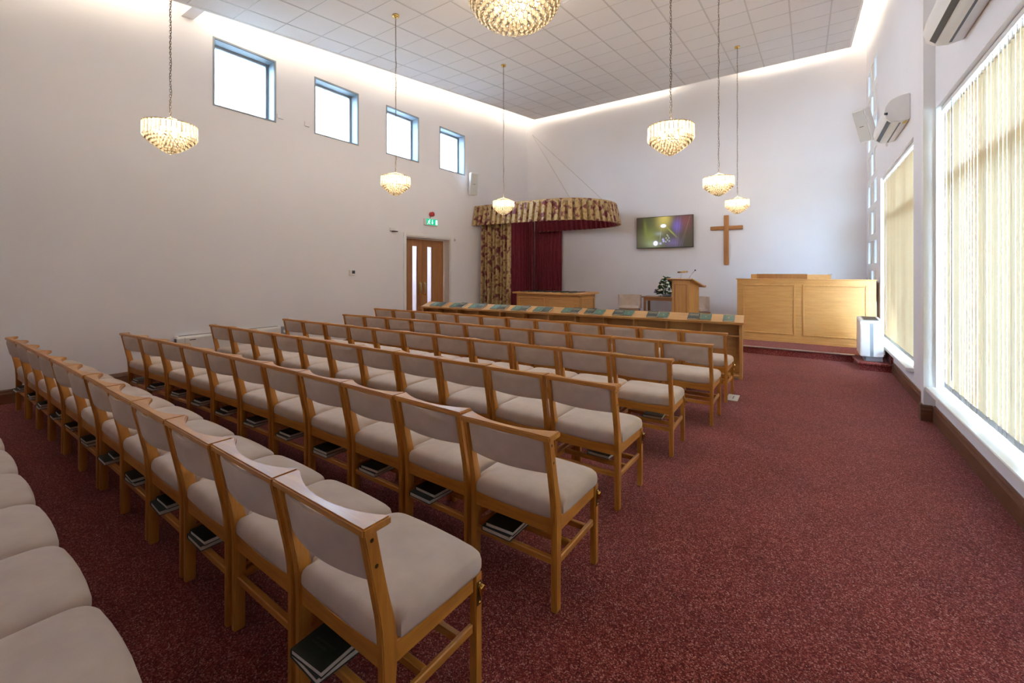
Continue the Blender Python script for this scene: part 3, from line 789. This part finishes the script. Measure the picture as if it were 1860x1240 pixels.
for j in range(ny + 1):
    for i in range(nx + 1):
        vs.append((-tw + .012 + (2 * tw - .024) * i / nx, -.0215, -th + .018 + (2 * th - .03) * j / ny)); cols.append(tvcol(1.78 * i / nx, j / ny))
fs = [(j * (nx + 1) + i, j * (nx + 1) + i + 1, (j + 1) * (nx + 1) + i + 1, (j + 1) * (nx + 1) + i) for j in range(ny) for i in range(nx)]
m, nt, b = nodes('screen_picture')
va = N(nt, 'ShaderNodeVertexColor', layer_name='picture'); nt.links.new(va.outputs[0], b.inputs['Emission Color'])
b.inputs['Base Color'].default_value = (.01, .01, .01, 1); b.inputs['Roughness'].default_value = .25; b.inputs['Emission Strength'].default_value = .40
sc = MB().add(vs, fs).build('screen', m, tv)
at = sc.data.color_attributes.new('picture', 'FLOAT_COLOR', 'POINT')
at.data.foreach_set('color', [q for c_ in cols for q in (*c_, 1)])

# ------------------------------------------------------------------ cross
cr = thing('wooden_cross', 'plain wooden cross hanging on the end wall', 'cross', (-1.69, YF - .06, 1.70), 0)
o = MB().box(-.055, .055, -.02, .035, 0, 1.27).build('upright', wood('cross_wood_z', (.46, .19, .05), (.33, .12, .028), 'z'), cr, bevel=.012, seg=1)
o = MB().box(-.375, -.055, -.012, .035, .895, .995).build('arm', wood('cross_wood_x', (.46, .19, .05), (.33, .12, .028), 'x'), cr, bevel=.010); o = MB().box(.055, .375, -.012, .035, .895, .995).build('arm', wood('cross_wood_x', (.46, .19, .05), (.33, .12, .028), 'x'), cr, bevel=.010)
bx('wall_spacer', WZ, cr, (-.03, .03, .035, .0595, .1, 1.15))

# ------------------------------------------------------------------ pulpit desk
pu = thing('pulpit', 'wide panelled oak pulpit desk on the right of the platform', 'pulpit', (-1.21, 10.22, .128), 0)
PW, PH = 2.255, 1.262
bx('front_panel', OAKX, pu, (0, PW, 0, .03, 0, PH - .02)); bx('side_panel', OAKZ, pu, (0, .03, .03, .85, 0, PH - .02)); bx('side_panel', OAKZ, pu, (PW - .03, PW, .03, .85, 0, PH - .02))
bx('capping', OAKX, pu, (-.02, PW + .02, -.02, .10, PH - .02, PH), .004); bx('worktop', OAKX, pu, (.03, PW - .03, .10, .85, PH - .10, PH - .07))
bx('plinth', OAKX, pu, (0, PW, -.012, 0, 0, .05), .003)
for (x0, x1) in ((.10, 1.02), (1.14, 2.13)):
    f_ = MB(); z0, z1 = .15, 1.15; e = .030
    for q in ((x0, x0 + e, z0, z1), (x1 - e, x1, z0, z1), (x0 + e, x1 - e, z0, z0 + e), (x0 + e, x1 - e, z1 - e, z1)): f_.box(q[0], q[1], -.020, 0, q[2], q[3])
    f_.build('panel_moulding', OAKZ, pu, bevel=.006)
rd = MB().box(.32, 1.22, .50, .525, PH - .07, PH + .095).build('reading_board', DOORW, pu)
bx('board_edge', OAKZ, pu, (.21, .32, .495, .53, PH - .07, PH + .09), .003)
MB().prism([(1.22, .50), (1.62, .70), (1.62, .725), (1.22, .53)], 'z', PH - .07, PH + .085).build('angled_board', OAKX, pu)
bx('clip', STEEL, pu, (1.56, 1.64, .68, .72, PH + .085, PH + .10))

# ------------------------------------------------------------------ lectern
la = math.radians(-20)
le = thing('lectern', 'tall oak lectern with sloping top in front of the end wall', 'lectern', (-2.145, 10.15, .128), la)
# local: front face at y=0 facing -y, right end of the front at x=0, body runs to -x and back to +y
lw, ld = .44, .38; zf, zb_ = 1.215, 1.085
MB().prism([(0, 0), (ld, 0), (ld, zb_), (0, zf)], 'x', -lw, 0).build('body', OAKZ, le, bevel=.003)
f_ = MB()
for q in ((-lw + .07, -lw + .082, .1, 1.12), (-.082, -.07, .1, 1.12), (-lw + .082, -.082, .1, .112), (-lw + .082, -.082, 1.108, 1.12)): f_.box(q[0], q[1], -.008, 0, q[2], q[3])
f_.build('panel_moulding', DOORW, le)
sa = math.atan2(zf - zb_, ld)
tp = MB().box(-lw - .10, .10, -.055, .52, 0, .024).build('sloping_top', OAKX, le, bevel=.003); tp.location = (0, 0, zf + .002); tp.rotation_euler = (-sa, 0, 0)
bx('book_stop', OAKX, tp, (-lw - .10, .10, .505, .52, .024, .045))
lm = Matrix.Translation((-2.145, 10.15, .128)) @ Matrix.Rotation(la, 4, 'Z')
p = lm @ Vector((-lw / 2 - .02, .03, zf + .0155))
rl = thing('reading_lamp', 'small brass reading lamp standing on the lectern', 'lamp', p, la); rl.rotation_euler = (-sa, 0, la); rl.location.z += .004
MB().lathe([(.0, 0), (.055, 0), (.055, .012), (.03, .02), (.008, .026), (.0, .026)], n=18).build('base', BRASS, rl, True)
MB().tube([(0, 0, .02), (0, 0, .10), (.01, .01, .165)], .006, 8).build('stem', STEEL, rl, True)
MB().tube([(-.11, .01, .17), (.13, .01, .185)], .018, 10).build('shade', BRASS, rl, True)
p = lm @ Vector((-.03, .02, zf + .0195))
mc = thing('microphone', 'thin black gooseneck microphone rising from the lectern', 'microphone', p, la); mc.rotation_euler = (-sa, 0, la); mc.location.z += .003
MB().lathe([(0, 0), (.025, 0), (.02, .012), (0, .012)], n=12).build('base', BLACK, mc, True)
MB().tube([(0, 0, .01), (.02, .0, .07), (.06, 0, .14), (.105, 0, .20)], .004, 6).build('neck', CHAINM, mc, True)
MB().ball((.112, 0, .212), .017, 10, 6).build('head', BLACK, mc, True)

# ------------------------------------------------------------------ side table, flowers and two chairs on the platform
st = thing('side_table', 'plain wooden side table carrying flowers against the end wall', 'table', (-3.66, 11.55, .128), 0)
DK = wood('table_wood_x', (.42, .21, .085), (.28, .12, .045), 'x'); DKZ = wood('table_wood_z', (.42, .21, .085), (.28, .12, .045), 'z')
bx('table_top', DK, st, (0, 1.0, 0, .5, .715, .745), .004); bx('apron', DK, st, (.06, .94, .04, .06, .64, .715)); bx('apron', DK, st, (.06, .94, .44, .46, .64, .715))
for x in (.05, .90):
    for y in (.03, .42): bx('leg', DKZ, st, (x, x + .05, y, y + .05, 0, .715), .003)
fl = thing('flower_arrangement', 'triangular green flower arrangement with white roses on the side table', 'flowers', (-3.06, 11.80, .874), 0)
MB().lathe([(0, 0), (.10, 0), (.13, .05), (.12, .055), (.0, .055)], n=16).build('bowl', PLASTG, fl, True)
LF = plain('leaf_green', (.045, .12, .03), .5, var=.5, scale=14); LFD = plain('leaf_dark', (.018, .05, .022), .5, var=.4, scale=14)
rnd = random.Random(3)
for mi, (mat_, cnt) in enumerate(((LF, 210), (LFD, 150))):
    mb = MB()
    for k in range(cnt):
        h = rnd.random() ** 1.5; R_ = .27 * (1 - h) ** .7 + .03; a_ = rnd.random() * 2 * PI; r_ = R_ * (.45 + .55 * rnd.random())
        z = .05 + h * .43; px, py = r_ * math.cos(a_), r_ * math.sin(a_) * .7
        L_ = .055 + .055 * rnd.random(); wd = L_ * .36; st_ = len(mb.v)
        mb.add([(0, 0, 0), (L_ * .5, wd, .01), (L_, 0, -.01), (L_ * .5, -wd, .01), (L_ * .5, 0, -.004)], [(0, 1, 4), (1, 2, 4), (2, 3, 4), (3, 0, 4)])
        mb.xf(Matrix.Translation((px, py, z)) @ Matrix.Rotation(a_, 4, 'Z') @ Matrix.Rotation(-rnd.uniform(-.4, 1.1), 4, 'Y') @ Matrix.Rotation(rnd.uniform(-1, 1), 4, 'X'), st_)
    o = mb.build('foliage', mat_, fl); o['kind'] = 'stuff'
ROSE = plain('white_rose', (.80, .80, .70), .7, var=.08, scale=40); MAUVE = plain('mauve_bloom', (.16, .10, .18), .7, var=.2, scale=40)
for k in range(15):
    h = [.1, .12, .08, .22, .25, .2, .35, .1, .3, .16, .42, .06, .05, .28, .14][k]; a_ = -2.7 + (k * .83) % 2.6 if k < 11 else k * 2.4; R_ = (.27 * (1 - h / .52) ** .7 + .03) * 1.08
    mb = MB(); rr = .038
    mb.ball((0, 0, 0), rr * .75, 9, 6, 1.0)
    for q in range(5):
        b_ = 2 * PI * q / 5; st_ = len(mb.v); mb.ball((0, 0, 0), rr * .6, 7, 4, .55); mb.xf(Matrix.Translation((rr * .6 * math.cos(b_), rr * .6 * math.sin(b_), -.006)) @ Matrix.Rotation(.5, 4, 'Y'), st_)
    o = mb.build('rose_bloom' if k % 3 else 'mauve_bloom', ROSE if k % 3 else MAUVE, fl, True); o.location = (R_ * math.cos(a_), R_ * math.sin(a_) * .8, .07 + h)
def guest(x, y, rz, label):
    t = thing('upholstered_chair', label, 'chair', (x, y, .128), rz, 'upholstered chairs on the platform')
    # sitter faces -y
    o = MB().box(-.27, .27, -.27, .23, .40, .485).build('seat', BEIGE, t, bevel=.03, seg=3); smooth_by_angle(o, 1)
    vs = []; fs = []; n = 14
    pts = []
    for i in range(n + 1):
        u = -1 + 2 * i / n; a_ = u * 1.15
        pts.append((.31 * math.sin(a_) / math.sin(1.15), .25 - .18 * (1 - math.cos(a_)) / (1 - math.cos(1.15))))
    mb = MB()
    for i in range(n):
        (xa, ya), (xb, yb) = pts[i], pts[i + 1]; k_ = .87
        mb.add([(xa, ya, .42), (xb, yb, .42), (xb * k_, yb * k_ - .02, .42), (xa * k_, ya * k_ - .02, .42), (xa, ya, .78), (xb, yb, .78), (xb * k_, yb * k_ - .02, .78), (xa * k_, ya * k_ - .02, .78)],
               [(0, 1, 5, 4), (3, 7, 6, 2), (4, 5, 6, 7), (0, 3, 2, 1)] + ([(0, 4, 7, 3)] if i == 0 else []) + ([(1, 2, 6, 5)] if i == n - 1 else []))
    o = mb.build('backrest', BEIGE, t); smooth_by_angle(o, .6)
    bx('seat_frame', DK, t, (-.265, .265, -.262, .23, .345, .40), .004)
    for xx in (-.255, .21):
        for yy in (-.25, .18): bx('leg', DKZ, t, (xx, xx + .045, yy, yy + .045, 0, .345), .003)
guest(-3.98, 11.55, .25, 'low upholstered chair left of the side table')
guest(-2.30, 11.62, -.25, 'low upholstered chair half hidden behind the lectern')

# ------------------------------------------------------------------ heater on the step
he = thing('floor_heater', 'white floor standing heater with grey stripe on the carpeted step', 'heater', (.70, 8.79, .125), 0)
MB().prism([(.07, .02), (.28, .02), (.29, .10), (.28, .45), (.06, .45), (.05, .10)], 'z', 0, .10).build('base', PLASTG, he, bevel=.01)
pr_ = [(0, .075), (.58, .075), (.58, .66), (.05, .635), (0, .60)]
MB().prism(pr_, 'x', 0, .29).build('casing', WHITE, he, bevel=.012, seg=2)
MB().box(.125, .165, -.004, .004, .08, .60).build('front_stripe', PLASTG, he)
gr = MB().box(.05, .24, .08, .50, 0, .006).build('top_grille', PLASTG, he); gr.location = (0, .0, .638); gr.rotation_euler = (math.atan2(.025, .53), 0, 0)
for k in range(9): bx('grille_bar', BLACK, gr, (.06, .23, .10 + k * .044, .10 + k * .044 + .022, .006, .009))

# ------------------------------------------------------------------ air conditioners
def aircon(label, y0, y1, sticker):
    t = thing('air_conditioner', label, 'air conditioner', (XR, y0, 3.46), 0, 'white wall air conditioners'); L_ = y1 - y0
    prof = [(0, .02), (-.10, 0), (-.18, .01), (-.235, .06), (-.255, .14), (-.24, .22), (-.195, .29), (-.12, .33), (-.06, .342), (0, .345)]
    o = MB().prism(prof, 'y', 0, L_).build('casing', PLAST, t, bevel=.008, seg=2); smooth_by_angle(o, .6)
    vane = MB().prism([(-.105, -.004), (-.165, .012), (-.168, .018), (-.104, .004)], 'y', .06, L_ - .06).build('air_vane', PLAST, t)
    MB().prism([(-.186, .0135), (-.222, .046), (-.216, .055), (-.180, .022)], 'y', .06, L_ - .06).build('outlet_slot', BLACK, t)
    MB().prism([(-.085, -.0015), (-.103, -.0025), (-.103, .006), (-.085, .006)], 'y', .06, L_ - .06).build('outlet_slot', BLACK, t)
    bx('panel_seam', PLASTG, t, (-.2562, -.22, .0, .003, .11, .14))
    if sticker:
        MB().prism([(-.025, .0135), (-.06, .0065), (-.06, .0035), (-.025, .0105)], 'y', .05, .16).build('yellow_sticker', plain('yellow_label', (.75, .55, .06), .5), t)
        MB().tube([(-.03, -.004, .06), (-.03, .002, .06)], .02, 14).build('knockout_cover', PLAST, t)
        MB().tube([(-.10, L_ - .03, .01), (-.10, L_ - .03, -.05)], .012, 8).build('pipe_stub', PLAST, t)
aircon('white wall air conditioner with yellow sticker above the far blind', 7.39, 8.55, True)
aircon('white wall air conditioner above the near blind at the frame top', 4.20, 5.13, False)

# ------------------------------------------------------------------ wall loudspeakers
SPK = plain('speaker_grey', (.56, .55, .53), .5, var=.03)
def speaker(label, loc, rz, tilt):
    t = thing('loudspeaker', label, 'loudspeaker', loc, rz, 'wall loudspeakers'); t.rotation_euler = (tilt, 0, rz)
    # front faces -y
    MB().prism([(-.11, 0), (.11, 0), (.09, .20), (-.09, .20)], 'z', -.30, .30).build('cabinet', PLAST, t, bevel=.012, seg=2)
    bx('grille', SPK, t, (-.098, .098, -.008, .002, -.285, .285), .004)
    bx('badge', BLACK, t, (-.035, .035, -.011, -.008, -.01, .0))
    MB().tube([(0, .19, -.02), (0, .26, -.02), (0, .30, .0)], .018, 8).build('wall_bracket', PLAST, t)
speaker('tilted grey loudspeaker on the left wall beside the last window', (XL + .265, 9.14, 3.90), math.radians(58), math.radians(8))
speaker('tilted grey loudspeaker by the narrow paned window', (.845, 10.28, 4.22), math.radians(-40), math.radians(22))

# ------------------------------------------------------------------ left wall fittings
ex = thing('exit_sign', 'green illuminated exit sign with running figure above the doors', 'sign', (XL, 7.515, 2.668), 0)
bx('housing', PLAST, ex, (0, .06, 0, .44, 0, .168), .006)
GREEN = emit('exit_green', (.0, .36, .19), .45); EXW = emit('exit_white', (.80, .88, .84), .55)
bx('sign_face', GREEN, ex, (.06, .066, .045, .43, .014, .158))
def ep(name, pts): MB().prism(pts, 'x', .066, .068).build(name, EXW, ex)
ep('pictogram_door', [(.355, .03), (.41, .03), (.41, .142), (.355, .142)])
ep('pictogram_arrow', [(.232, .14), (.252, .14), (.252, .075), (.275, .075), (.242, .03), (.209, .075), (.232, .075)])
ep('pictogram_figure', [(.07, .032), (.085, .028), (.115, .06), (.14, .052), (.148, .028), (.162, .032), (.155, .068), (.13, .078), (.145, .10), (.172, .095), (.172, .105), (.145, .118), (.118, .118), (.09, .095), (.098, .088), (.12, .10), (.108, .078)])
ep('pictogram_head', [(.142, .125), (.155, .125), (.160, .136), (.155, .147), (.142, .147), (.137, .136)])
al = thing('alarm_beacon', 'round red fire alarm above the exit sign', 'alarm', (XL, 7.76, 2.95), 0)
RED = plain('alarm_red', (.45, .03, .035), .35)
MB().tube([(0, 0, 0), (.05, 0, 0)], .055, 18).build('base', RED, al); MB().tube([(.05, 0, 0), (.085, 0, 0), (.095, 0, 0)], [.058, .058, .03], 18).build('dome', RED, al)
MB().tube([(.01, -.01, -.05), (.006, -.03, -.11)], .006, 6).build('cable', RED, al)
bxs = thing('sensor_box', 'white box with black holder on the wall left of the doors', 'sensor', (XL, 6.48, 2.44), 0)
bx('housing', PLAST, bxs, (0, .05, 0, .13, .012, .075), .004); bx('black_arm', BLACK, bxs, (0, .07, .06, .19, -.006, .011), .003)
dt = thing('door_detector', 'small white detector beside the door frame', 'detector', (XL, 8.615, 2.34), 0)
bx('backplate', PLAST, dt, (0, .012, 0, .05, 0, .09), .003); MB().ball((.03, .025, .03), .024, 10, 6).build('lens', PLAST, dt, True)
tm = thing('thermostat', 'white thermostat with dark screen in the middle of the left wall', 'thermostat', (XL, 5.44, 1.455), 0)
bx('housing', PLAST, tm, (0, .03, 0, .135, 0, .115), .006); bx('screen', BLACK, tm, (.03, .033, .055, .125, .038, .102))
rad = thing('wall_radiator', 'long white wall heater on the left wall behind the chairs', 'heater', (XL, 2.49, .19), 0)
o = MB().prism([(.0, 0), (.10, 0), (.11, .03), (.11, .36), (.09, .395), (0, .395)], 'y', 0, 1.52).build('casing', PLAST, rad, bevel=.006)
bx('outlet_slot', BLACK, rad, (.04, .085, .04, 1.48, .392, .398)); bx('seam', PLASTG, rad, (.085, .1115, .10, .103, .02, .37)); bx('nameplate', BLACK, rad, (.11, .1115, .16, .24, .325, .335))
bx('side_slot', BLACK, rad, (.02, .098, -.002, .002, .03, .36))
bx('control_box', PLASTG, rad, (.0, .10, 1.53, 1.63, .12, .38), .01); MB().tube([(.10, 1.58, .30), (.115, 1.58, .30)], .025, 14).build('dial', PLAST, rad)
sk = thing('wall_socket', 'white double socket low on the left wall', 'socket', (XL, 1.955, .43), 0)
bx('plate', PLAST, sk, (0, .012, 0, .147, 0, .087), .003); bx('switch', PLAST, sk, (.012, .016, .03, .05, .055, .075)); bx('switch', PLAST, sk, (.012, .016, .10, .12, .055, .075))
for y, lab in ((4.0, 'small white vent box right of the first high window'), (4.49, 'small white vent box left of the second high window')):
    v_ = thing('vent_box', lab, 'vent', (XL, y, 4.235), 0, 'vent boxes between the high windows')
    bx('housing', WALL, v_, (0, .03, 0, .10, 0, .085), .006); bx('lower_slot', PLASTG, v_, (.005, .027, .01, .09, -.003, .001))
pn_ = thing('floor_socket', 'pale floor socket plate beside the front row aisle chair', 'floor socket', (-.742, 5.885, 0), .02)
bx('plate', PLAST, pn_, (-.062, .062, -.14, .14, 0, .008), .002); bx('label_strip', PLASTG, pn_, (-.002, .012, -.07, .06, .008, .0086)); bx('label_strip', PLASTG, pn_, (-.035, -.012, -.015, -.009, .008, .0086))

# ------------------------------------------------------------------ chandeliers
def chain(mb, z0, z1, x=0, y=0):
    L_ = .034; n = int((z1 - z0) / .027); r = .0022
    for k in range(n):
        z = z0 + (k + .5) * (z1 - z0) / n; pts = []
        for q in range(8):
            a_ = 2 * PI * q / 8; pts.append((.0095 * math.cos(a_), .019 * math.sin(a_)))
        path = [((p[0], 0, z + p[1]) if k % 2 else (0, p[0], z + p[1])) for p in pts]; path.append(path[0])
        mb.tube([(x + p[0], y + p[1], p[2]) for p in path], r, 4, False)
def chandelier(x, y, label, seed):
    zt, zb = 3.03, 2.73; ct_ = cz(y); rg = random.Random(seed)
    t = thing('chandelier', label, 'chandelier', (x, y, zb), 0, 'small crystal chandeliers')
    top = zt - zb; R_ = .222
    n = 34; mb = MB()
    for k in range(n):
        a_ = 2 * PI * k / n; st_ = len(mb.v); ht = .135 + rg.uniform(-.006, .006)
        mb.prism([(-.017, 0), (-.006, .007), (.006, .007), (.017, 0), (0, -.006)], 'z', top - ht, top)
        mb.xf(Matrix.Rotation(a_ - PI / 2, 4, 'Z') @ Matrix.Translation((0, R_, 0)), st_)
    mb.build('prism_ring', CRYSTW, t)
    tiers = [(.205, .155), (.178, .130), (.150, .105), (.122, .082), (.094, .062), (.066, .044), (.036, .028)]
    for (r_, z) in tiers:
        mb = MB(); m_ = max(5, int(2 * PI * r_ / .030))
        for k in range(m_):
            a_ = 2 * PI * (k + rg.random() * .3) / m_; mb.ball((r_ * math.cos(a_), r_ * math.sin(a_), z), .0165, 6, 4, 1.25)
        mb.build('bead_tier', CRYST, t, True)
    MB().ball((0, 0, .012), .014, 8, 5, 1.2).build('finial_bead', CRYST, t, True)
    MB().lathe([(R_, top + .002), (R_ + .004, top - .006), (R_ - .006, top - .008), (R_ - .006, top + .002), (R_, top + .002)], n=34).build('rim_band', BRASS, t, True)
    fr = MB()
    for k in range(3): a_ = 2 * PI * k / 3 + .4; fr.tube([(R_ * math.cos(a_), R_ * math.sin(a_), top), (0, 0, top + .07)], .0013, 4)
    for k in range(5): a_ = 2 * PI * k / 5; fr.tube([(0, 0, top - .03), (.10 * math.cos(a_), .10 * math.sin(a_), top - .05)], .006, 5)
    fr.tube([(0, 0, .05), (0, 0, top - .01)], .007, 6); fr.build('frame', BRASS, t)
    for k in range(5):
        a_ = 2 * PI * k / 5; MB().ball((.11 * math.cos(a_), .11 * math.sin(a_), top - .075), .022, 8, 6, 1.4).build('bulb', BULBM, t, True)
    zc = ct_ - zb
    mb = MB(); chain(mb, top + .06, zc - .03); mb.build('chain', CHAINM, t)
    pts = []; m_ = 60
    for k in range(m_ + 1):
        z = top + .06 + (zc - .03 - top - .06) * k / m_; pts.append((.008 * math.sin(k * .9 + seed) + .004, .008 * math.cos(k * .7 + seed), z))
    MB().tube(pts, .0028, 5).build('flex_cable', BRONZE, t, True)
    MB().lathe([(.0, 0), (.012, -.045), (.05, -.03), (.055, 0), (0, .02)], (0, 0, zc), 18).build('ceiling_rose', BRASS, t, True)
    d_ = bpy.data.lights.new('lamp_glow', 'POINT'); d_.energy = 15; d_.color = (1, .84, .64); d_.shadow_soft_size = .12
    o = bpy.data.objects.new('lamp_glow', d_); COL.objects.link(o); o.parent = t; o.location = (0, 0, top - .02)
chandelier(-5.35, 1.70, 'crystal chandelier nearest the camera in front of the left wall', 1)
chandelier(-5.37, 4.64, 'crystal chandelier hanging in front of the third high window', 2)
chandelier(-5.33, 7.53, 'crystal chandelier hanging in front of the gold valance', 3)
chandelier(-1.16, 4.62, 'crystal chandelier hanging high above the television', 4)
chandelier(-1.16, 7.56, 'crystal chandelier hanging just left of and above the cross', 5)
chandelier(-1.20, 10.15, 'smallest looking crystal chandelier right above the cross', 6)
bc = thing('large_chandelier', 'large round crystal chandelier fixed close under the ceiling', 'chandelier', (-3.25, 4.85, 4.80), 0)
rg = random.Random(9); zc = cz(4.85) - 4.80
for i in range(10):
    th_ = PI / 2 * (i + .6) / 10.2; r_ = .60 * math.sin(th_); z = .045 + .42 * (1 - math.cos(th_)); m_ = max(6, int(2 * PI * r_ / .078)); mb = MB()
    for k in range(m_):
        a_ = 2 * PI * (k + .5 * (i % 2)) / m_; mb.ball((r_ * math.cos(a_), r_ * math.sin(a_), z + rg.uniform(-.006, .006)), .040, 7, 5, 1.05)
    mb.build('bead_tier', CRYST, bc, True)
mb = MB()
for k in range(48):
    a_ = 2 * PI * k / 48; st_ = len(mb.v); mb.prism([(-.03, 0), (-.012, .01), (.012, .01), (.03, 0), (0, -.01)], 'z', .45, .66); mb.xf(Matrix.Rotation(a_ - PI / 2, 4, 'Z') @ Matrix.Translation((0, .60, 0)), st_)
mb.build('prism_ring', CRYSTW, bc)
fr = MB()
for k in range(8): a_ = 2 * PI * k / 8; fr.tube([(0, 0, .62), (.58 * math.cos(a_), .58 * math.sin(a_), .64)], .008, 5)
fr.tube([(0, 0, .12), (0, 0, zc)], .014, 8); fr.tube([(-.05, 0, .25), (.05, 0, .25)], .02, 8); fr.build('frame', BRASS, bc)
for k in range(10):
    a_ = 2 * PI * k / 10; rr = .30 if k % 2 else .15; MB().ball((rr * math.cos(a_), rr * math.sin(a_), .36), .03, 8, 6, 1.4).build('bulb', BULBM, bc, True)
MB().lathe([(.0, 0), (.0, -.06), (.12, -.04), (.14, 0), (0, .02)], (0, 0, zc), 24).build('ceiling_rose', BRASS, bc, True)
d_ = bpy.data.lights.new('lamp_glow', 'POINT'); d_.energy = 46; d_.color = (1, .84, .64); d_.shadow_soft_size = .3
o = bpy.data.objects.new('lamp_glow', d_); COL.objects.link(o); o.parent = bc; o.location = (0, 0, .40)

# ------------------------------------------------------------------ drop the prototypes
for r in (proto, BK_U[0], BK_U2[0], BK_L[0], BK_G[0], BK_D[0]):
    for ch in list(r.children): bpy.data.objects.remove(ch)
    bpy.data.objects.remove(r)
